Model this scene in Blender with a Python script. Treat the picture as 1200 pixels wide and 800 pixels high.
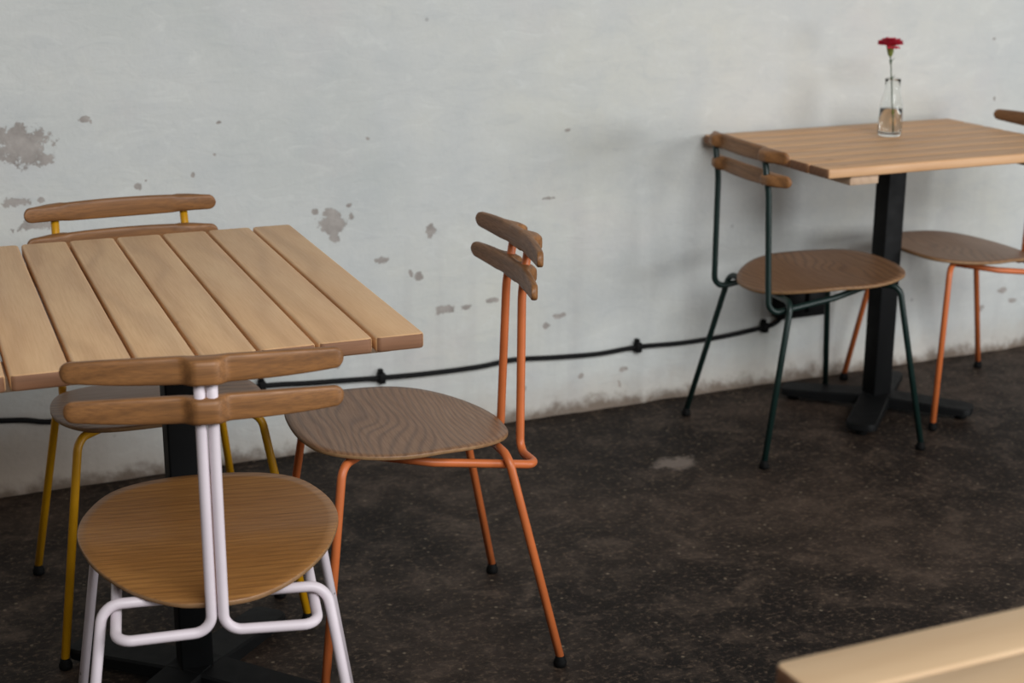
import bpy, bmesh, math, random
from mathutils import Vector, Matrix, noise
random.seed(4)
R = math.radians
scene = bpy.context.scene
for o in list(bpy.data.objects): bpy.data.objects.remove(o)

# ------------------------------------------------------------ camera, light, exposure
cam_data = bpy.data.cameras.new('camera'); cam = bpy.data.objects.new('camera', cam_data)
scene.collection.objects.link(cam); scene.camera = cam
cam_data.sensor_width = 36.0; cam_data.lens = 55.25; cam_data.clip_start = 0.05
cam.matrix_world = (Matrix.Translation((0, 0, 1.4086)) @ Matrix.Rotation(R(-24.772), 4, 'Z')
                    @ Matrix.Rotation(R(90 - 16.265), 4, 'X') @ Matrix.Rotation(R(0.204), 4, 'Z'))
cam_data.dof.use_dof = True; cam_data.dof.focus_distance = 2.62; cam_data.dof.aperture_fstop = 4.7

world = bpy.data.worlds.new('daylight'); scene.world = world; world.use_nodes = True
wn = world.node_tree.nodes['Background']
wn.inputs[0].default_value = (1.0, 0.90, 0.79, 1); wn.inputs[1].default_value = 0.12

def area_light(name, loc, target, sx, sy, power, col):
    l = bpy.data.lights.new(name, 'AREA'); l.shape = 'RECTANGLE'; l.size = sx; l.size_y = sy
    l.energy = power; l.color = col
    o = bpy.data.objects.new(name, l); scene.collection.objects.link(o); o.location = loc
    o.rotation_euler = (Vector(target) - Vector(loc)).to_track_quat('-Z', 'Y').to_euler()
    return o
area_light('high_window_daylight', (1.5, -2.6, 3.7), (1.6, 3.6, 0.6), 4.4, 2.0, 285, (0.965, 0.985, 1.0))
area_light('doorway_daylight', (4.9, -0.7, 0.95), (2.6, 3.6, 0.45), 1.8, 1.4, 88, (0.97, 0.985, 1.0))
scene.view_settings.view_transform = 'Standard'; scene.view_settings.look = 'None'
scene.view_settings.gamma = 1.0; scene.view_settings.use_curve_mapping = False
scene.view_settings.exposure = 0.0

# ------------------------------------------------------------ helpers
def s2l(c):
    return tuple(((v/255)/12.92 if v/255 <= 0.04045 else ((v/255+0.055)/1.055)**2.4) for v in c) + (1,)
def link_obj(name, me, mats, parent=None, loc=None, rot=None):
    o = bpy.data.objects.new(name, me); scene.collection.objects.link(o)
    for m in (mats if isinstance(mats, (list, tuple)) else [mats]): me.materials.append(m)
    if parent: o.parent = parent
    if loc: o.location = loc
    if rot is not None: o.rotation_euler = (0, 0, rot)
    return o
def obj(name, bm, mats, parent=None, smooth=True, loc=None, rot=None, recalc=True):
    if recalc: bmesh.ops.recalc_face_normals(bm, faces=bm.faces)
    me = bpy.data.meshes.new(name); bm.to_mesh(me); bm.free()
    if smooth:
        me.shade_smooth() if hasattr(me, 'shade_smooth') else None
    o = link_obj(name, me, mats, parent, loc, rot)
    return o
def sharp(o, ang=35):
    me = o.data
    if hasattr(me, 'set_sharp_from_angle'): me.set_sharp_from_angle(angle=R(ang))
    return o
def thing(name, label, cat, loc=(0, 0, 0), rz=0, group=None):
    o = bpy.data.objects.new(name, None); scene.collection.objects.link(o)
    o.empty_display_size = 0.1
    o.location = loc; o.rotation_euler = (0, 0, rz)
    return tag(o, label, cat, group)
def tag(o, label, cat, group=None):
    o['label'] = label; o['category'] = cat
    if group: o['group'] = group
    return o
def structure(o):
    o['kind'] = 'structure'; return o
def fillet(pts, rad, n=7):
    pts = [Vector(p) for p in pts]; rads = rad if isinstance(rad, (list, tuple)) else [rad]*len(pts)
    out = [pts[0]]
    for i in range(1, len(pts)-1):
        a, b, c = pts[i-1], pts[i], pts[i+1]
        u = (a-b).normalized(); v = (c-b).normalized(); th = u.angle(v)
        r = rads[i]; t = min(r/math.tan(th/2), (a-b).length*0.49, (c-b).length*0.49); r = t*math.tan(th/2)
        cen = b + (u+v).normalized()*(r/math.sin(th/2))
        p0 = b+u*t; p1 = b+v*t
        w0 = p0-cen; w1 = p1-cen; ang = w0.angle(w1)
        for k in range(n+1):
            f = k/n
            out.append(cen + (w0*math.sin((1-f)*ang) + w1*math.sin(f*ang))/math.sin(ang))
    out.append(pts[-1]); return out
def tube(bm, pts, rad, seg=14, caps=True):
    pts = [Vector(p) for p in pts]; n = len(pts); rings = []
    nrm = None
    for i, p in enumerate(pts):
        t = ((pts[min(i+1, n-1)]-p).normalized() + (p-pts[max(i-1, 0)]).normalized()).normalized()
        if nrm is None:
            nrm = t.orthogonal().normalized()
        else:
            nrm = (nrm - t*nrm.dot(t)).normalized()
        b = t.cross(nrm); r = rad(i/(n-1)) if callable(rad) else rad
        rings.append([bm.verts.new(p + (nrm*math.cos(2*math.pi*k/seg) + b*math.sin(2*math.pi*k/seg))*r) for k in range(seg)])
    for a, c in zip(rings, rings[1:]):
        for k in range(seg): bm.faces.new((a[k], a[(k+1) % seg], c[(k+1) % seg], c[k]))
    if caps:
        bm.faces.new(rings[0][::-1]); bm.faces.new(rings[-1])
    return bm
def lathe(bm, prof, seg=32, cx=0, cy=0, close=True):
    rings = []
    for r, z in prof:
        if r < 1e-6: rings.append([bm.verts.new((cx, cy, z))])
        else: rings.append([bm.verts.new((cx+r*math.cos(2*math.pi*k/seg), cy+r*math.sin(2*math.pi*k/seg), z)) for k in range(seg)])
    for a, b in zip(rings, rings[1:]):
        for k in range(seg):
            k2 = (k+1) % seg
            if len(a) == 1 and len(b) == 1: continue
            if len(a) == 1: bm.faces.new((a[0], b[k], b[k2]))
            elif len(b) == 1: bm.faces.new((a[k], a[k2], b[0]))
            else: bm.faces.new((a[k], a[k2], b[k2], b[k]))
    return bm
def prism(bm, outline, levels):
    """outline(inset)->[(x,y)], levels = [(z, inset)]"""
    rings = [[bm.verts.new((x, y, z)) for x, y in outline(i)] for z, i in levels]
    fs = [bm.faces.new(rings[0][::-1]), bm.faces.new(rings[-1])]
    for a, b in zip(rings, rings[1:]):
        n = len(a)
        for k in range(n): fs.append(bm.faces.new((a[k], a[(k+1) % n], b[(k+1) % n], b[k])))
    return fs
def rrect(x0, x1, y0, y1, rc, n=5):
    def f(i):
        pts = []; a0, a1, b0, b1 = x0+i, x1-i, y0+i, y1-i; r = max(rc-i, 0.0008)
        for cx, cy, s in ((a1-r, b1-r, 0), (a0+r, b1-r, 90), (a0+r, b0+r, 180), (a1-r, b0+r, 270)):
            for k in range(n+1):
                t = R(s+90*k/n); pts.append((cx+r*math.cos(t), cy+r*math.sin(t)))
        return pts
    return f
def rbox(bm, x0, x1, y0, y1, z0, z1, rc=0.006, ch=0.003):
    lv = [(z0, ch), (z0+ch*0.3, ch*0.3), (z0+ch, 0), (z1-ch, 0), (z1-ch*0.3, ch*0.3), (z1, ch)]
    return prism(bm, rrect(x0, x1, y0, y1, rc), lv)

# ------------------------------------------------------------ node material helpers
class NT:
    def __init__(s, name):
        s.m = bpy.data.materials.new(name); s.m.use_nodes = True; s.t = s.m.node_tree
        s.b = s.t.nodes['Principled BSDF']; s.out = s.t.nodes['Material Output']
    def n(s, typ, **kw):
        x = s.t.nodes.new(typ)
        for k, v in kw.items(): setattr(x, k, v)
        return x
    def l(s, a, b): s.t.links.new(a, b)
    def setin(s, sock, v):
        if isinstance(v, bpy.types.NodeSocket): s.l(v, sock)
        else: sock.default_value = v
    def math(s, op, a, b=0.5, c=None, clamp=False):
        x = s.n('ShaderNodeMath', operation=op, use_clamp=clamp)
        s.setin(x.inputs[0], a); s.setin(x.inputs[1], b)
        if c is not None: s.setin(x.inputs[2], c)
        return x.outputs[0]
    def coords(s, kind='Object'): return s.n('ShaderNodeTexCoord').outputs[kind]
    def map(s, v, scale=(1, 1, 1), loc=(0, 0, 0), rot=(0, 0, 0)):
        x = s.n('ShaderNodeMapping'); s.setin(x.inputs[0], v)
        x.inputs[1].default_value = loc; x.inputs[2].default_value = rot; x.inputs[3].default_value = scale
        return x.outputs[0]
    def noise(s, v, scale, detail=4, rough=0.55, dist=0.0, w=None):
        x = s.n('ShaderNodeTexNoise'); s.setin(x.inputs['Vector'], v)
        x.inputs['Scale'].default_value = scale; x.inputs['Detail'].default_value = detail
        x.inputs['Roughness'].default_value = rough; x.inputs['Distortion'].default_value = dist
        return x.outputs['Fac']
    def ramp(s, f, stops, interp='LINEAR'):
        x = s.n('ShaderNodeValToRGB'); s.setin(x.inputs[0], f); r = x.color_ramp; r.interpolation = interp
        while len(r.elements) < len(stops): r.elements.new(0.5)
        for e, (p, c) in zip(r.elements, stops):
            e.position = p; e.color = c if len(c) == 4 else s2l(c)
        return x.outputs[0]
    def mr(s, v, a, b, c=0.0, d=1.0, smooth=False):
        x = s.n('ShaderNodeMapRange'); s.setin(x.inputs[0], v)
        if smooth: x.interpolation_type = 'SMOOTHSTEP'
        for i, q in enumerate((a, b, c, d)): x.inputs[i+1].default_value = q
        return x.outputs[0]
    def mix(s, f, a, b, mode='MIX'):
        x = s.n('ShaderNodeMix', data_type='RGBA', blend_type=mode)
        s.setin(x.inputs[0], f); s.setin(x.inputs[6], a); s.setin(x.inputs[7], b)
        return x.outputs[2]
    def bump(s, h, strength, dist=0.002):
        x = s.n('ShaderNodeBump'); s.setin(x.inputs['Height'], h)
        x.inputs['Strength'].default_value = strength; x.inputs['Distance'].default_value = dist
        s.l(x.outputs[0], s.b.inputs['Normal']); return x
    def base(s, c): s.setin(s.b.inputs['Base Color'], c)
    def rough(s, v): s.setin(s.b.inputs['Roughness'], v)

def paint(name, col, rough=0.42, chips=None, metallic=0.0, var=0.08):
    t = NT(name); co = t.coords()
    n1 = t.noise(co, 14, 3)
    c = t.mix(t.mr(n1, 0.3, 0.7), s2l(tuple(v*(1-var) for v in col)), s2l(col))
    if chips:
        k = t.mr(t.noise(co, 55, 2, 0.4), 0.755, 0.775)
        c = t.mix(k, c, s2l(chips))
    t.base(c); t.rough(t.mr(t.noise(co, 30, 2), 0.2, 0.8, rough-0.06, rough+0.08))
    t.b.inputs['Metallic'].default_value = metallic
    t.bump(t.noise(co, 160, 2), 0.06, 0.0004)
    return t.m

def wood(name, light, mid, dark, along='x', ring=55, warp=0.05, ringamt=0.5, rough=0.45, fibre=0.35, tone=False, knots=False, seed=0.0, coat=0.0):
    """long fibres run along one axis; rings wander across it"""
    t = NT(name); co = t.coords()
    if tone:
        at = t.n('ShaderNodeAttribute', attribute_name='tone').outputs['Fac']
        cmb = t.n('ShaderNodeCombineXYZ'); t.setin(cmb.inputs[0], t.math('MULTIPLY', at, 7.3)); t.setin(cmb.inputs[1], t.math('MULTIPLY', at, 3.1)); t.setin(cmb.inputs[2], t.math('MULTIPLY', at, 11.7))
        va = t.n('ShaderNodeVectorMath', operation='ADD'); t.l(co, va.inputs[0]); t.l(cmb.outputs[0], va.inputs[1]); co = va.outputs[0]
    co = t.map(co, loc=(seed, seed*1.7, seed*0.6))
    if along == 'y': co = t.map(co, rot=(0, 0, R(90)))
    elif along == 'z': co = t.map(co, rot=(0, R(90), 0))
    w = t.noise(t.map(co, scale=(2.4, 4.6, 4.6)), 1.0, 2, 0.4)
    sep = t.n('ShaderNodeSeparateXYZ'); t.l(co, sep.inputs[0])
    acr = t.math('ADD', sep.outputs[1], t.math('MULTIPLY', sep.outputs[2], 0.7))
    ph = t.math('ADD', acr, t.math('MULTIPLY', w, warp*4))
    ph = t.math('ADD', ph, t.math('MULTIPLY', t.noise(t.map(co, scale=(9, 30, 30)), 1.0, 2), 0.003))
    sn = t.math('SINE', t.math('MULTIPLY', ph, ring*6.2832))
    rg = t.math('POWER', t.mr(sn, -1, 1), 2.2)
    fb = t.noise(t.map(co, scale=(14, 420, 420)), 1.0, 4, 0.6)
    blot = t.noise(t.map(co, scale=(3, 12, 12)), 1.0, 4, 0.6)
    c = t.ramp(blot, [(0.28, mid), (0.72, light)])
    c = t.mix(t.math('MULTIPLY', rg, ringamt), c, s2l(dark))
    c = t.mix(t.math('MULTIPLY', t.mr(fb, 0.38, 0.72), fibre), c, s2l(dark))
    if tone:
        t2 = t.math('FRACT', t.math('MULTIPLY', at, 5.37))
        c = t.mix(t.mr(t2, 0, 1, 0.0, 0.34), c, s2l(mid))
    if knots:
        vo = t.n('ShaderNodeTexVoronoi'); t.setin(vo.inputs['Vector'], t.map(co, scale=(5, 9, 9))); vo.inputs['Scale'].default_value = 1.0
        k = t.mr(vo.outputs['Distance'], 0.03, 0.12, 0.75, 0.0, True)
        k = t.math('MULTIPLY', k, t.mr(t.noise(co, 9, 1), 0.52, 0.6))
        c = t.mix(k, c, s2l(dark))
    t.base(c); t.rough(t.mr(fb, 0.3, 0.7, rough-0.05, rough+0.1))
    t.b.inputs['Coat Weight'].default_value = coat; t.b.inputs['Coat Roughness'].default_value = 0.3
    t.bump(fb, 0.12, 0.0006)
    return t.m

M = {}
M['orange'] = paint('orange_powder_coat', (210, 113, 60), chips=(120, 70, 50))
M['yellow'] = paint('yellow_powder_coat', (214, 154, 8), chips=(110, 80, 20))
M['green'] = paint('dark_green_powder_coat', (14, 38, 34))
M['white'] = paint('pale_pink_white_powder_coat', (232, 220, 226), chips=(150, 140, 140), var=0.04)
M['rubber'] = paint('black_rubber', (10, 10, 10), 0.7)
M['steel'] = paint('black_pedestal_steel', (9, 10, 11), 0.6, var=0.2)
M['steel'].node_tree.nodes['Principled BSDF'].inputs['Specular IOR Level'].default_value = 0.2
M['cable'] = paint('black_cable_jacket', (9, 9, 10), 0.6)
M['cable'].node_tree.nodes['Principled BSDF'].inputs['Specular IOR Level'].default_value = 0.2
M['rubber'].node_tree.nodes['Principled BSDF'].inputs['Specular IOR Level'].default_value = 0.15
M['seat'] = wood('walnut_stained_veneer', (152, 114, 82), (138, 100, 70), (84, 56, 38), 'x', 62, 0.055, 0.5, 0.42, 0.45, seed=0.3, coat=0.05)
M['seat_oak'] = wood('oak_veneer', (172, 122, 66), (156, 106, 54), (98, 62, 30), 'x', 70, 0.02, 0.32, 0.42, 0.6, seed=1.7, coat=0.15)
M['ply'] = wood('plywood_edge', (160, 124, 84), (140, 104, 68), (90, 62, 40), 'x', 40, 0.01, 0.2, 0.6, 0.3)
M['slat'] = wood('oiled_oak_slat', (164, 114, 68), (142, 96, 54), (84, 54, 30), 'x', 50, 0.03, 0.3, 0.48, 0.55, seed=3.1, coat=0.0)
M['top_y'] = wood('beech_tabletop_boards', (238, 198, 150), (224, 178, 130), (166, 120, 82), 'y', 14, 0.05, 0.28, 0.5, 0.22, tone=True, knots=True)
M['top_x'] = wood('larch_tabletop_boards', (222, 178, 134), (210, 162, 116), (152, 106, 70), 'x', 20, 0.05, 0.28, 0.48, 0.22, tone=True, knots=True)
M['top_pale'] = wood('pale_pine_boards', (226, 196, 158), (214, 180, 140), (176, 136, 96), 'x', 16, 0.05, 0.2, 0.5, 0.15, tone=True, knots=True)
M['end'] = wood('sawn_end_grain', (160, 118, 86), (138, 96, 68), (90, 60, 42), 'x', 60, 0.02, 0.35, 0.65, 0.4, tone=True)
M['rail_wood'] = wood('pale_batten', (206, 178, 150), (190, 160, 132), (150, 118, 92), 'y', 30, 0.02, 0.2, 0.6, 0.2)

# ------------------------------------------------------------ room: wall and floor
WY = 3.6818
BLOBS = [(0.474,0.83,0.072,0.05),(0.525,0.80,0.022,0.018),(0.449,0.705,0.038,0.012),(0.506,0.704,0.01,0.008),(0.486,0.646,0.048,0.016),(1.205,0.591,0.042,0.024),(1.195,0.617,0.022,0.013),(1.16,0.625,0.012,0.01),(1.211,0.555,0.014,0.015),(1.249,0.635,0.011,0.007),(1.255,0.605,0.008,0.01),(1.334,0.482,0.021,0.011),(1.434,0.429,0.014,0.013),(1.413,0.443,0.006,0.011),(1.468,0.55,0.014,0.022),(1.502,0.335,0.029,0.012),(1.563,0.335,0.018,0.009),(1.641,0.346,0.019,0.008),(1.3,0.798,0.006,0.005),(1.857,0.786,0.01,0.005),(0.728,0.721,0.01,0.013),(0.748,0.732,0.004,0.004),(0.858,0.738,0.006,0.008),(0.617,0.884,0.014,0.007),(0.63,0.878,0.004,0.006),(0.912,0.784,0.004,0.004),(0.93,0.86,0.006,0.004),(1.805,0.608,0.02,0.005),(1.801,0.257,0.013,0.01),(1.839,0.281,0.024,0.008),(2.041,0.103,0.012,0.008),(2.029,0.062,0.005,0.012),(3.265,0.972,0.008,0.006),(3.285,0.795,0.005,0.007),(3.388,0.192,0.018,0.011),(3.308,0.145,0.019,0.012),(3.433,0.154,0.019,0.009),(1.208,0.22,0.014,0.008),(1.907,0.103,0.009,0.008),(1.738,0.088,0.008,0.011),(0.30,0.76,0.08,0.05),(0.05,0.6,0.06,0.04),(3.7,0.4,0.04,0.03)]
def wall_material():
    t = NT('peeling_whitewash'); co = t.coords()
    sep = t.n('ShaderNodeSeparateXYZ'); t.l(co, sep.inputs[0]); X, Z = sep.outputs[0], sep.outputs[2]
    m1 = t.noise(co, 1.3, 5, 0.6); m2 = t.noise(co, 7, 5, 0.65); fine = t.noise(co, 60, 4, 0.6)
    c = t.ramp(m1, [(0.3, (190, 194, 191)), (0.5, (203, 205, 202)), (0.72, (209, 209, 200))])
    c = t.mix(t.mr(m2, 0.42, 0.75, 0, 0.35), c, s2l((186, 191, 194)))
    c = t.mix(t.mr(t.noise(t.map(co, loc=(4, 0, 2)), 3, 4), 0.55, 0.75, 0, 0.22), c, s2l((200, 187, 189)))
    br = t.noise(t.map(co, scale=(1, 1, 2.6), rot=(0, 0.25, 0)), 9, 6, 0.7, 0.8)
    c = t.mix(t.mr(br, 0.52, 0.72, 0, 0.4), c, s2l((184, 188, 188)))
    c = t.mix(t.mr(br, 0.45, 0.3, 0, 0.5), c, s2l((216, 218, 214)))
    # washed down streaks on the lower half
    st = t.noise(t.map(co, scale=(16, 1, 1.1)), 1.0, 3, 0.5)
    st = t.math('MULTIPLY', t.mr(st, 0.52, 0.72), t.mr(Z, 0.75, 0.3, 0, 0.22))
    c = t.mix(st, c, s2l((170, 168, 168)))
    # flaked patches where the grey render shows
    nx = t.math('SUBTRACT', t.noise(co, 26, 4, 0.62), 0.5); nz = t.math('SUBTRACT', t.noise(t.map(co, loc=(3, 5, 1)), 26, 4, 0.62), 0.5)
    best = None
    Xd = t.math('ADD', X, t.math('MULTIPLY', nx, 0.05)); Zd = t.math('ADD', Z, t.math('MULTIPLY', nz, 0.04))
    Xs = t.math('ADD', X, t.math('MULTIPLY', nx, 0.02)); Zs = t.math('ADD', Z, t.math('MULTIPLY', nz, 0.016))
    for (x, z, w, h) in BLOBS:
        a, b = (Xd, Zd) if w > 0.025 else (Xs, Zs)
        dx = t.math('DIVIDE', t.math('SUBTRACT', a, x), w); dz = t.math('DIVIDE', t.math('SUBTRACT', b, z), h)
        q = t.math('ADD', t.math('MULTIPLY', dx, dx), t.math('MULTIPLY', dz, dz))
        best = q if best is None else t.math('MINIMUM', best, q)
    tear = t.mr(t.noise(t.map(co, loc=(9, 2, 7)), 42, 5, 0.75), 0.33, 0.62, -0.5, 0.8)
    q = t.math('ADD', best, tear)
    patch = t.mr(q, 0.85, 1.1, 1.0, 0.0, True)
    pc = t.ramp(t.noise(co, 30, 4, 0.6), [(0.3, (138, 130, 124)), (0.7, (172, 164, 158))])
    # scattered little chips
    vo = t.n('ShaderNodeTexVoronoi'); t.setin(vo.inputs['Vector'], co); vo.inputs['Scale'].default_value = 7.5
    chip = t.mr(t.math('ADD', vo.outputs['Distance'], t.math('MULTIPLY', nx, 0.1)), 0.03, 0.055, 1, 0, True)
    vs = t.n('ShaderNodeSeparateXYZ'); t.l(vo.outputs['Color'], vs.inputs[0])
    chip = t.math('MULTIPLY', chip, t.mr(vs.outputs[0], 0.72, 0.74))
    c = t.mix(t.math('MULTIPLY', chip, 0.55), c, s2l((150, 148, 148)))
    c = t.mix(t.math('MULTIPLY', patch, 0.9), c, pc)
    # damp dirty foot of the wall, with painted shade low at the left
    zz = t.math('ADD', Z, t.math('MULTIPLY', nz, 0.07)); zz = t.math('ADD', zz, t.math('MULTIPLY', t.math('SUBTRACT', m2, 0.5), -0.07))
    warm_shade = t.math('MULTIPLY', t.mr(X, 0.95, 0.35, 0, 0.6, True), t.mr(zz, 0.3, 0.1, 0, 1, True))  # brown tint painted in for the warm shade below the near table
    c = t.mix(warm_shade, c, s2l((160, 134, 110)))
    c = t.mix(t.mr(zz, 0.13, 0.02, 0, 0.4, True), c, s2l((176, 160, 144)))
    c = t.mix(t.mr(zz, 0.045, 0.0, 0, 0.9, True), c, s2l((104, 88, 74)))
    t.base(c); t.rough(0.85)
    h = t.math('ADD', t.math('MULTIPLY', fine, 0.4), t.math('MULTIPLY', m2, 0.9))
    h = t.math('SUBTRACT', h, t.math('MULTIPLY', patch, 0.5))
    h = t.math('ADD', h, t.math('MULTIPLY', br, 0.8))
    t.bump(h, 0.42, 0.006)
    return t.m
def floor_material():
    t = NT('dark_worn_concrete'); co = t.coords()
    a = t.noise(co, 1.6, 5, 0.6); b = t.noise(co, 9, 6, 0.68, 0.6); d = t.noise(co, 75, 4, 0.7)
    c = t.ramp(a, [(0.34, (22, 16, 13)), (0.5, (36, 28, 23)), (0.66, (64, 52, 44))])
    c = t.mix(t.mr(b, 0.5, 0.72, 0, 0.55), c, s2l((98, 82, 70)))
    c = t.mix(t.mr(b, 0.48, 0.3, 0, 0.65), c, s2l((20, 15, 12)))
    c = t.mix(t.mr(d, 0.46, 0.3, 0, 0.5), c, s2l((14, 12, 10)))
    c = t.mix(t.mr(d, 0.54, 0.72, 0, 0.6), c, s2l((126, 106, 88)))
    st = t.noise(t.map(co, scale=(1, 2.2, 1), rot=(0, 0, -0.5)), 34, 5, 0.8, 1.2)
    c = t.mix(t.mr(st, 0.56, 0.7, 0, 0.5), c, s2l((112, 95, 80)))
    c = t.mix(t.mr(st, 0.44, 0.32, 0, 0.5), c, s2l((14, 11, 9)))
    # scratches
    w = t.noise(t.map(co, scale=(1, 3.4, 1), rot=(0, 0, 0.6)), 15, 6, 0.75, 1.6)
    c = t.mix(t.mr(w, 0.6, 0.7, 0, 0.3), c, s2l((108, 95, 83)))
    vo = t.n('ShaderNodeTexVoronoi'); t.setin(vo.inputs['Vector'], co); vo.inputs['Scale'].default_value = 42
    vs = t.n('ShaderNodeSeparateXYZ'); t.l(vo.outputs['Color'], vs.inputs[0])
    sp = t.math('MULTIPLY', t.mr(vo.outputs['Distance'], 0.1, 0.2, 1, 0, True), t.mr(vs.outputs[0], 0.8, 0.84))
    c = t.mix(t.math('MULTIPLY', sp, 0.5), c, s2l((150, 134, 114)))
    # one pale scuff in the middle of the floor
    sep = t.n('ShaderNodeSeparateXYZ'); t.l(co, sep.inputs[0])
    n0 = t.math('SUBTRACT', t.noise(co, 18, 4, 0.7), 0.5)
    dx = t.math('DIVIDE', t.math('ADD', t.math('SUBTRACT', sep.outputs[0], 1.937), t.math('MULTIPLY', n0, 0.14)), 0.06)
    dy = t.math('DIVIDE', t.math('ADD', t.math('SUBTRACT', sep.outputs[1], 3.215), t.math('MULTIPLY', n0, 0.1)), 0.045)
    q = t.math('ADD', t.math('MULTIPLY', dx, dx), t.math('MULTIPLY', dy, dy))
    c = t.mix(t.mr(q, 0.3, 1.3, 0.55, 0, True), c, s2l((150, 136, 126)))
    t.base(c); t.rough(t.mr(b, 0.3, 0.7, 0.72, 0.58)); t.b.inputs['Specular IOR Level'].default_value = 0.18
    t.bump(t.math('ADD', t.math('MULTIPLY', d, 0.5), b), 0.35, 0.003)
    return t.m

bm = bmesh.new()
nx, nz = 260, 90; x0, x1, z1 = -2.5, 6.0, 2.8; grid = []
for j in range(nz+1):
    z = z1*(j/nz)**1.5
    row = []
    for i in range(nx+1):
        x = x0+(x1-x0)*i/nx
        d = (noise.noise(Vector((x*1.5, z*1.5, 0)))*0.004 + noise.noise(Vector((x*7, z*7, 3)))*0.0012)
        foot = max(0, 1-z/0.09)
        d -= foot*foot*(0.010+0.010*(noise.noise(Vector((x*9, z*12, 8)))+0.3*noise.noise(Vector((x*30, z*30, 8)))))
        row.append(bm.verts.new((x, WY+d, z-0.003)))
    grid.append(row)
for j in range(nz):
    for i in range(nx): bm.faces.new((grid[j][i], grid[j][i+1], grid[j+1][i+1], grid[j+1][i]))
# give the wall its thickness
bt = [bm.verts.new(p) for p in ((x0, WY+0.2, z1-0.003), (x1, WY+0.2, z1-0.003), (x0, WY+0.2, -0.003), (x1, WY+0.2, -0.003))]
bm.faces.new(grid[nz][::1] + [bt[1], bt[0]]); bm.faces.new((bt[0], bt[1], bt[3], bt[2]))
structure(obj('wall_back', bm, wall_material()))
bm = bmesh.new(); rbox(bm, -2.5, 6.0, -2.6, WY+0.2, -0.12, 0, 0.001, 0.0005)
structure(obj('floor', bm, floor_material(), smooth=False))

# ------------------------------------------------------------ chairs
TR = 0.008
def catmull(pts, sub=6):
    n = len(pts); out = []
    for i in range(n):
        p0, p1, p2, p3 = (Vector(pts[(i+k-1) % n]) for k in range(4))
        for k in range(sub):
            t = k/sub
            out.append(0.5*((2*p1)+(-p0+p2)*t+(2*p0-5*p1+4*p2-p3)*t*t+(-p0+3*p1-3*p2+p3)*t*t*t))
    return out
half = [(0, 0.216), (0.09, 0.208), (0.153, 0.178), (0.190, 0.110), (0.201, 0.035), (0.190, -0.035), (0.164, -0.098), (0.118, -0.153), (0.060, -0.188)]
OUT = [(x, y) for x, y in half] + [(0, -0.196)] + [(-x, y) for x, y in half[:0:-1]]
def seat_z(x, y, rr):
    z = 0.4510 - 0.009*(1-rr*rr)
    if y < 0: z -= 0.035*(abs(y)/0.195)**1.8
    else: z += 0.007*(y/0.22)**2
    return z - 0.006*(x/0.2)**2
def seat_mesh():
    bm = bmesh.new(); ol = catmull(OUT, 5); n = len(ol); rings = []
    K = 12
    def ring(f, dz, ins=0.0):
        r = []
        for p in ol:
            q = Vector((p.x, p.y)); q = q*(f - ins/q.length)
            r.append(bm.verts.new((q.x, q.y, seat_z(q.x, q.y, f)+dz)))
        return r
    top = [ring(k/K, 0) for k in range(1, K)] + [ring(1, 0, 0.0015), ring(1, -0.0015), ring(1, -0.0072), ring(1, -0.0085, 0.0015)]
    top += [ring(k/K, -0.0085) for k in range(K-1, 0, -1)]
    c0 = bm.verts.new((0, 0, seat_z(0, 0, 0))); c1 = bm.verts.new((0, 0, seat_z(0, 0, 0)-0.0085))
    for i, (a, b) in enumerate(zip(top, top[1:])):
        for k in range(n):
            f = bm.faces.new((a[k], a[(k+1) % n], b[(k+1) % n], b[k]))
            if i in (K, ): f.material_index = 1
    for k in range(n):
        bm.faces.new((c0, top[0][(k+1) % n], top[0][k])); bm.faces.new((c1, top[-1][k], top[-1][(k+1) % n]))
    return bm
def slat_mesh(zc, y0, bulges, bw, half_w=0.191):
    """bent slat: concave front towards the sitter, rear swells where the posts enter"""
    bm = bmesh.new(); S = 20; rings = []; core = half_w-0.013
    xs = [core*(-1+2*i/70) for i in range(71)]; cap = [core+0.013*math.sin(R(90)*k/8) for k in range(1, 9)]
    xs = [-c for c in cap[::-1]] + xs + cap
    for x in xs:
        u = x/half_w; e = abs(u)
        # rounded ends
        ex = max(0.0, (abs(x)-core)/0.013); endr = math.sqrt(max(0.0, 1-ex*ex)) if ex > 0 else 1.0
        h = (0.0196 - 0.0056*e**2.4)*(0.04+0.96*endr)
        th = (0.0155 - 0.003*e*e)
        bul = 0
        for b in bulges:
            dd = x-b; out = (dd*b > 0) if abs(b) > 0.001 else False
            wdt = bw*(3.2 if out else 1.1)
            s = max(0.0, 1-max(0.0, abs(dd)-bw*0.55)/(wdt*0.75)); s = s*s*(3-2*s)
            bul = max(bul, s)
        th += (0.0245 if len(bulges) > 1 else 0.0185)*bul*(1-0.15*e)
        th *= (0.30+0.70*endr)
        yf = y0 + 0.019*(e**2.0)         # front face
        ang = math.atan2(0.038*u, half_w)    # slope of the bow
        yc = yf - th/2
        ring = []
        for k in range(S):
            a = 2*math.pi*k/S; ca, sa = math.cos(a), math.sin(a)
            pw = 0.45
            cy = math.copysign(abs(ca)**pw, ca)*th/2; cz = math.copysign(abs(sa)**pw, sa)*h*(1-(0.30 if len(bulges) > 1 else 0.06)*bul*max(0.0, -ca)**0.5)
            ring.append(bm.verts.new((x - math.sin(ang)*cy*1.0, yc + cy, zc + cz)))
        rings.append(ring)
    for a, b in zip(rings, rings[1:]):
        for k in range(S): bm.faces.new((a[k], a[(k+1) % S], b[(k+1) % S], b[k]))
    bm.faces.new(rings[0][::-1]); bm.faces.new(rings[-1])
    return bm
ZT, ZL = 0.7755, 0.7165
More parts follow.
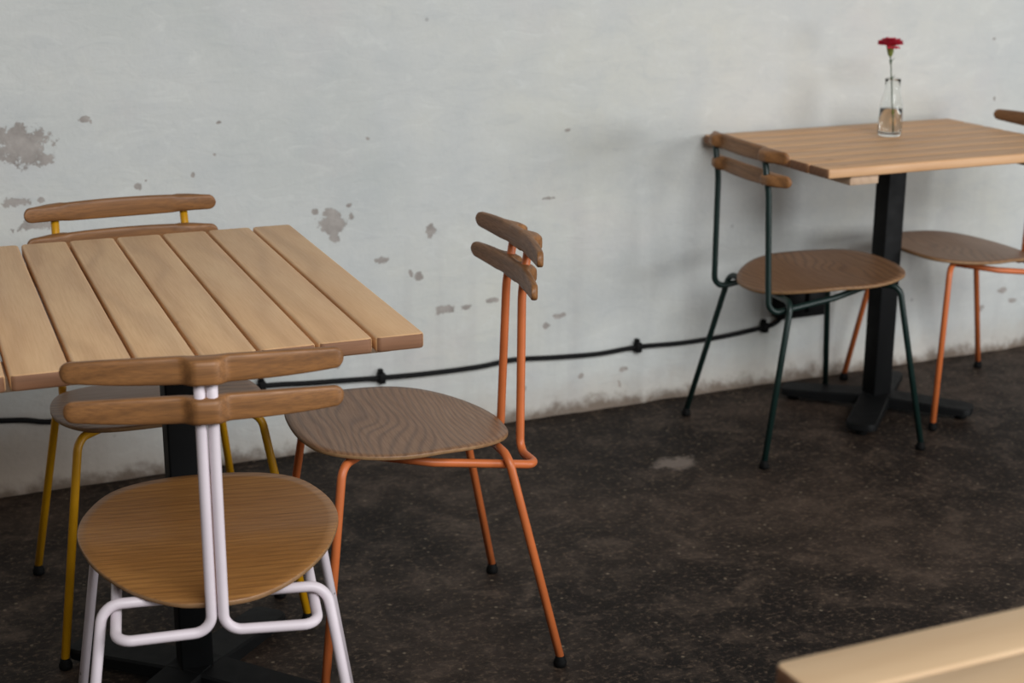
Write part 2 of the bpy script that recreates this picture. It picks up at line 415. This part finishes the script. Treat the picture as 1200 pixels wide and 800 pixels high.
def make_chair(loc, rz, label, kind, metal, seatm, group=None, name='dining_chair'):
    t = thing(name, label, 'chair', loc, rz, group)
    obj('seat', seat_mesh(), [seatm, M['ply']], t)
    post = {'wide': 0.1286, 'narrow': 0.043, 'joined': 0.0084}[kind]
    bw = {'wide': 0.018, 'narrow': 0.015, 'joined': 0.024}[kind]
    bulges = [0.0] if kind == 'joined' else [-post, post]
    for z, y0 in ((ZT, -0.218), (ZL, -0.208)): obj('backrest_slat', slat_mesh(z, y0, bulges, bw), M['slat'], t)
    for s in (-1, 1):
        if kind == 'wide':
            pts = [(s*post, -0.2330, ZT+0.004), (s*(post+.003), -0.2180, 0.68), (s*0.145, -0.210, 0.378), (s*0.143, -0.02, 0.404), (s*0.124, 0.112, 0.428)]; rd = [0, .25, .03, .05, 0]
        else:
            pb = {'narrow': 0.062, 'joined': 0.0084}[kind]
            pts = [(s*post, -0.2330, ZT+0.004), (s*(post+(pb-post)*.25), -0.2180, 0.68), (s*pb, -0.211, 0.378), (s*0.143, -0.219, 0.378), (s*0.143, -0.02, 0.404), (s*0.124, 0.112, 0.428)]
            rd = [0, .25, .026, .022, .05, 0]
        bm = bmesh.new(); tube(bm, fillet(pts, rd, 8), TR); obj('back_post', bm, metal, t)
    for s in (-1, 1):
        for pts in ([(s*0.004, -0.148, 0.4055), (s*0.161, -0.156, 0.4085), (s*0.2175, -0.2415, 0.018)],
                    [(s*0.012, 0.010, 0.4225), (s*0.172, 0.152, 0.4270), (s*0.2345, 0.2083, 0.018)]):
            bm = bmesh.new(); tube(bm, fillet(pts, 0.030, 8), TR); lg = obj('leg', bm, metal, t)
            px, py = pts[2][0], pts[2][1]; bm = bmesh.new()
            lathe(bm, [(0, 0), (0.010, 0.0), (0.0125, 0.003), (0.0125, 0.010), (0.0098, 0.016), (0.0090, 0.022), (0, 0.022)], 20, px, py)
            obj('rubber_foot', bm, M['rubber'], lg)
    # small mounting plate that ties the tubes together below the seat
    bm = bmesh.new(); rbox(bm, -0.03, 0.03, -0.155, 0.02, 0.4045, 0.4115, 0.01, 0.001); obj('seat_bracket', bm, metal, t)
    return t
make_chair((0.5209, 2.2407, 0), R(-12.09), 'white tube chair with a brown oak seat, nearest the camera, at the plank table', 'joined', M['white'], M['seat_oak'])
make_chair((0.9845, 2.6206, 0), R(83.01), 'orange tube chair with brown seat standing at the right side of the near plank table', 'narrow', M['orange'], M['seat'])
make_chair((0.5893, 2.9528, 0), R(179.71), 'yellow tube chair standing between the near plank table and the white wall', 'wide', M['yellow'], M['seat'])
make_chair((2.3824, 3.2920, 0), R(-94.26), 'dark green tube chair at the left end of the far table, back turned', 'wide', M['green'], M['seat'])
make_chair((2.9331, 3.3616, 0), R(83.72), 'orange tube chair cut by the right picture edge behind the far table pedestal', 'joined', M['orange'], M['seat'])

# ------------------------------------------------------------ pedestal tables
def end_grain(o, along):
    ax = 1 if along == 'y' else 0
    for p in o.data.polygons:
        if abs(p.normal[ax]) > 0.6: p.material_index = 1
    return o
def add_boards(bm, along, length, edges, z0, z1, rc=0.009, ch=0.0035):
    tl = bm.faces.layers.float.new('tone')
    for i, (a, b) in enumerate(edges):
        j = random.uniform(-0.0012, 0.0012)
        fs = rbox(bm, a, b, -length/2+j, length/2+j, z0, z1, rc, ch) if along == 'y' else rbox(bm, -length/2+j, length/2+j, a, b, z0, z1, rc, ch)
        for f in fs: f[tl] = (i*0.37+0.13) % 1.0 + 0.05*i
def make_table(loc, rz, label, along, length, edges, mat, batten, feet=True, group=None, diag=0):
    t = thing('pedestal_table', label, 'table', loc, rz, group)
    bm = bmesh.new(); add_boards(bm, along, length, edges, 0.726, 0.75)
    end_grain(sharp(obj('tabletop', bm, [mat, M['end']], t), 50), along)
    lo, hi = edges[0][0], edges[-1][1]
    for s in (-1, 1):      # battens that carry the boards
        c = s*(length/2-0.075-0.0425); bm = bmesh.new()
        if along == 'y': rbox(bm, lo+0.03, hi-0.03, c-0.0425, c+0.0425, 0.703, 0.726, 0.004, 0.002)
        else: rbox(bm, c-0.0425, c+0.0425, lo+0.012, hi-0.03, 0.703, 0.726, 0.004, 0.002)
        sharp(obj('batten', bm, batten, t))
    bm = bmesh.new(); rbox(bm, -0.14, 0.14, -0.14, 0.14, 0.7165, 0.7258, 0.02, 0.001); obj('mounting_plate', bm, M['steel'], t)
    bm = bmesh.new(); rbox(bm, -0.029, 0.029, -0.029, 0.029, 0.045, 0.717, 0.004, 0.0005); sharp(obj('column', bm, M['steel'], t))
    # crossed foot: four arms along the diagonals
    for k in range(4):
        a = R(45+90*k); d = Vector((math.cos(a), math.sin(a), 0)); p = Vector((-d.y, d.x, 0))
        bm = bmesh.new(); secs = []
        for (s, w, zt) in ((0.0, 0.040, 0.050), (0.045, 0.041, 0.047), (0.17, 0.041, 0.040), (0.240, 0.041, 0.037), (0.251, 0.038, 0.036), (0.259, 0.031, 0.0355), (0.263, 0.020, 0.035)):
            zb = 0.018; c = d*s
            r = [c-p*w+Vector((0, 0, zb)), c-p*w+Vector((0, 0, zt-0.004)), c-p*(w-0.004)+Vector((0, 0, zt)), c+p*(w-0.004)+Vector((0, 0, zt)), c+p*w+Vector((0, 0, zt-0.004)), c+p*w+Vector((0, 0, zb))]
            secs.append([bm.verts.new(v) for v in r])
        for q, w2 in zip(secs, secs[1:]):
            for m in range(6): bm.faces.new((q[m], q[(m+1) % 6], w2[(m+1) % 6], w2[m]))
        bm.faces.new(secs[0][::-1]); bm.faces.new(secs[-1])
        arm = sharp(obj('foot_arm', bm, M['steel'], t), 40)
        bm = bmesh.new(); c = d*0.232
        lathe(bm, [(0, 0), (0.014, 0), (0.016, 0.003), (0.016, 0.008), (0.006, 0.011), (0.005, 0.019), (0, 0.019)], 18, c.x, c.y)
        obj('levelling_foot', bm, M['rubber'], arm)
    return t
# near table: seven full boards and a narrower right-hand one, boards run towards the wall
W1 = 0.307; gap = 0.0055; e = []; x = W1
e.append((x-0.0765, x)); x -= 0.0765+gap
for k in range(7): e.append((x-0.0884+gap, x)); x -= 0.0884
e = e[::-1]
make_table((0.5603, 2.5866, 0), R(-3.1), 'large plank-topped table at the left with a black pedestal, chairs on three sides', 'y', 0.8508, e, M['top_y'], M['rail_wood'])
W2 = 0.5893; p = W2/7
make_table((2.6748, 3.3666, 0), R(-1.08), 'far plank table against the wall with the bottled red flower on it', 'x', 0.8267,
           [(-W2/2+p*k+(0.0014 if k else 0), -W2/2+p*(k+1)-(0.0014 if k < 6 else 0)) for k in range(7)], M['top_x'], M['rail_wood'])
# foreground table, only its far left corner enters the picture
L3 = 0.83; W3 = 0.60; p3 = 0.073
make_table((0.7306+L3/2, 1.0351-W3/2, 0), R(-0.6), 'pale wooden table whose corner juts into the bottom right of the picture', 'x', L3,
           [(W3/2-p3*(k+1)+0.003, W3/2-p3*k) for k in range(7, -1, -1)], M['top_pale'], M['rail_wood'])

# ------------------------------------------------------------ bottle and carnation
VX, VY, VZ = 2.723, 3.4501, 0.7503
def glass_mat():
    t = NT('clear_glass'); t.base((0.97, 0.985, 0.98, 1)); t.rough(0.02)
    t.b.inputs['Transmission Weight'].default_value = 1.0; t.b.inputs['IOR'].default_value = 1.2; return t.m
def water_mat():
    t = NT('water'); t.base((0.97, 0.98, 0.975, 1)); t.rough(0.0)
    t.b.inputs['Transmission Weight'].default_value = 1.0; t.b.inputs['IOR'].default_value = 1.22; return t.m
bot = thing('glass_bottle', 'small clear glass bottle half full of water on the far table, holding a flower', 'vase', (VX, VY, VZ))
prof = [(0, 0), (0.026, 0), (0.0305, 0.003), (0.0315, 0.010), (0.0315, 0.075), (0.0300, 0.088), (0.0255, 0.104), (0.0215, 0.118), (0.0200, 0.130), (0.0200, 0.146), (0.0207, 0.148), (0.0207, 0.153), (0.0198, 0.1545)]
inner = [(0.0190, 0.1545), (0.0188, 0.130), (0.0203, 0.118), (0.0243, 0.104), (0.0288, 0.088), (0.0303, 0.075), (0.0303, 0.011), (0.027, 0.006), (0, 0.005)]
bm = bmesh.new(); lathe(bm, prof+inner, 48); obj('glass_body', bm, glass_mat(), bot)
bm = bmesh.new(); lathe(bm, [(0, 0.0053), (0.0268, 0.0063), (0.0301, 0.0113), (0.0301, 0.074), (0, 0.074)], 48); obj('water', bm, water_mat(), bot)

def petal_mat():
    t = NT('carnation_red'); co = t.coords(); n = t.noise(co, 90, 3)
    t.base(t.ramp(n, [(0.3, (240, 30, 78)), (0.7, (255, 84, 124))])); t.rough(0.6)
    t.b.inputs['Subsurface Weight'].default_value = 0.4; t.b.inputs['Subsurface Radius'].default_value = (0.004, 0.001, 0.001)
    return t.m
M['stem'] = paint('carnation_stem_green', (70, 92, 62), 0.55, var=0.25)
M['calyx'] = paint('calyx_green', (124, 138, 62), 0.5, var=0.2)
fl = thing('red_carnation', 'single red carnation with a thin green stem standing in the glass bottle', 'flower', (VX, VY, VZ))
cr = Vector((math.cos(R(-24.77)), math.sin(R(-24.77)), 0))     # direction the stem leans away from
def sp(off, z, back=0.0): return Vector((cr.x*off - cr.y*back, cr.y*off + cr.x*back, z))
def catmull3(pts, sub=6):
    pts = [Vector(p) for p in pts]; P = [pts[0]*2-pts[1]]+pts+[pts[-1]*2-pts[-2]]; out = []
    for i in range(1, len(P)-2):
        for k in range(sub):
            t = k/sub; a, b, c, d = P[i-1], P[i], P[i+1], P[i+2]
            out.append(0.5*((2*b)+(-a+c)*t+(2*a-5*b+4*c-d)*t*t+(-a+3*b-3*c+d)*t**3))
    out.append(pts[-1]); return out
sp_pts = [sp(*a) for a in ((0.008, 0.0105), (0.0065, 0.03), (0.0045, 0.060), (0.0015, 0.090), (-0.002, 0.13), (-0.006, 0.165), (-0.0085, 0.19), (-0.012, 0.214))]
bm = bmesh.new(); tube(bm, catmull3(sp_pts), 0.00165, 10); obj('stem', bm, M['stem'], fl)
for (i, zc) in ((2, 0.060), (4, 0.152), (6, 0.198)):      # swollen joints with narrow leaves
    c = sp({0.060: 0.0045, 0.152: -0.0046, 0.198: -0.0098}[zc], zc)
    bm = bmesh.new(); tube(bm, [c+Vector((0, 0, -0.005)), c+Vector((0, 0, -0.002)), c+Vector((0, 0, 0.003)), c+Vector((0, 0, 0.006))], lambda f: 0.0019+0.0014*math.sin(math.pi*f), 10)
    obj('stem_joint', bm, M['calyx'] if zc < 0.1 else M['stem'], fl)
    if zc > 0.1:
        for s, ln in ((1, 0.013), (-1, 0.008)):
            bm = bmesh.new(); tube(bm, [c, c+cr*s*ln*0.35+Vector((0, 0, ln*0.5)), c+cr*s*ln*0.75+Vector((0, 0, ln))], lambda f: 0.0019*(1-f)+0.0002, 8)
            obj('leaf', bm, M['stem'], fl)
hc = sp(-0.012, 0.212)
bm = bmesh.new(); lathe(bm, [(0, 0), (0.003, 0.0005), (0.0062, 0.006), (0.0088, 0.014), (0.0100, 0.024), (0.0112, 0.031), (0.0095, 0.031), (0, 0.026)], 20)
for v in bm.verts: v.co += hc + cr*(-0.06)*v.co.z
obj('calyx', bm, M['calyx'], fl)
pm = petal_mat()
top = hc + Vector((0, 0, 0.030)) + cr*(-0.002)
for ring_i, (cnt, rad, rise, w) in enumerate(((12, 0.0365, 0.006, 0.025), (11, 0.0320, 0.012, 0.023), (9, 0.0235, 0.017, 0.019), (6, 0.0145, 0.020, 0.015))):
    for k in range(cnt):
        a = 2*math.pi*(k+0.5*(ring_i % 2))/cnt + random.uniform(-.12, .12)
        d = Vector((math.cos(a), math.sin(a), 0)); q = Vector((-d.y, d.x, 0))
        bm = bmesh.new(); NU, NV = 7, 9; g = []
        rr = rad*random.uniform(.88, 1.08); ph = random.uniform(0, 6)
        droop = -0.010 if (ring_i == 0 and k in (8, 9)) else 0
        for i in range(NU+1):
            u = i/NU; row = []
            for j in range(NV+1):
                v = -1+2*j/NV
                wd = w*0.5*(0.18+0.82*u**0.8)
                edge = u*u
                ruff = math.sin(v*9+ph)*0.0026*edge + random.uniform(-1, 1)*0.0006*edge
                ext = rr*u*(1-0.16*v*v) + (0.0018*math.sin(v*17+ph) if i == NU else 0)
                z = rise*math.sin(min(1, u*1.15)*math.pi/2) - 0.004*(1-u) + ruff + droop*u*u
                row.append(bm.verts.new(top + d*ext + q*wd*v + Vector((0, 0, z))))
            g.append(row)
        for i in range(NU):
            for j in range(NV): bm.faces.new((g[i][j], g[i][j+1], g[i+1][j+1], g[i+1][j]))
        bmesh.ops.solidify(bm, geom=bm.faces[:], thickness=0.0005)
        obj('petal', bm, pm, fl)

# ------------------------------------------------------------ cable, clips, socket box on the wall
cb = [(-2.4, 0.23), (-1.2, 0.215), (-0.3, 0.225), (0.26, 0.208), (0.372, 0.193), (0.43, 0.186), (0.488, 0.174), (0.62, 0.172), (0.80, 0.186), (1.0, 0.195), (1.125, 0.187), (1.216, 0.182), (1.321, 0.176), (1.452, 0.171), (1.599, 0.171), (1.699, 0.178), (1.828, 0.169), (1.959, 0.163), (2.08, 0.168), (2.232, 0.162), (2.374, 0.166), (2.498, 0.177), (2.532, 0.184), (2.552, 0.200), (2.556, 0.222)]
bm = bmesh.new(); tube(bm, catmull3([(x, WY-0.013, z) for x, z in cb], 6), 0.0066, 12)
tag(obj('power_cable', bm, M['cable']), 'black cable running low along the whitewashed wall behind the chairs', 'cable')
for x, z, lab in ((1.003, 0.195, 'black cable clip seen between the two back slats of the white chair'), (1.321, 0.176, 'black cable clip just past the right corner of the near plank table'),
             (2.08, 0.168, 'black cable clip on the open wall between the near orange chair and the green chair'), (2.498, 0.177, 'black cable clip beside the dark green chair, next to the black box')):
    bm = bmesh.new(); rbox(bm, -0.009, 0.009, -0.020, 0.004, -0.015, 0.013, 0.003, 0.002)
    rbox(bm, -0.006, 0.006, -0.012, 0.004, 0.012, 0.022, 0.003, 0.002)
    o = tag(obj('cable_clip', bm, M['cable']), lab, 'cable clip', 'cable clips on the wall'); sharp(o); o.location = (x, WY-0.003, z)
bm = bmesh.new(); rbox(bm, -0.080, 0.080, -0.055, 0.006, 0, 0.095, 0.008, 0.003)
box = thing('socket_box', 'black box on the wall, half hidden behind the dark green chair frame', 'electrical box', (2.607, WY, 0.205))
sharp(obj('box_body', bm, M['cable'], box))
bm = bmesh.new()
for cxx in (-0.035, 0.035):
    rbox(bm, cxx-0.031, cxx+0.031, -0.061, -0.055, 0.016, 0.082, 0.006, 0.0015)
sharp(obj('box_lid', bm, M['cable'], box))
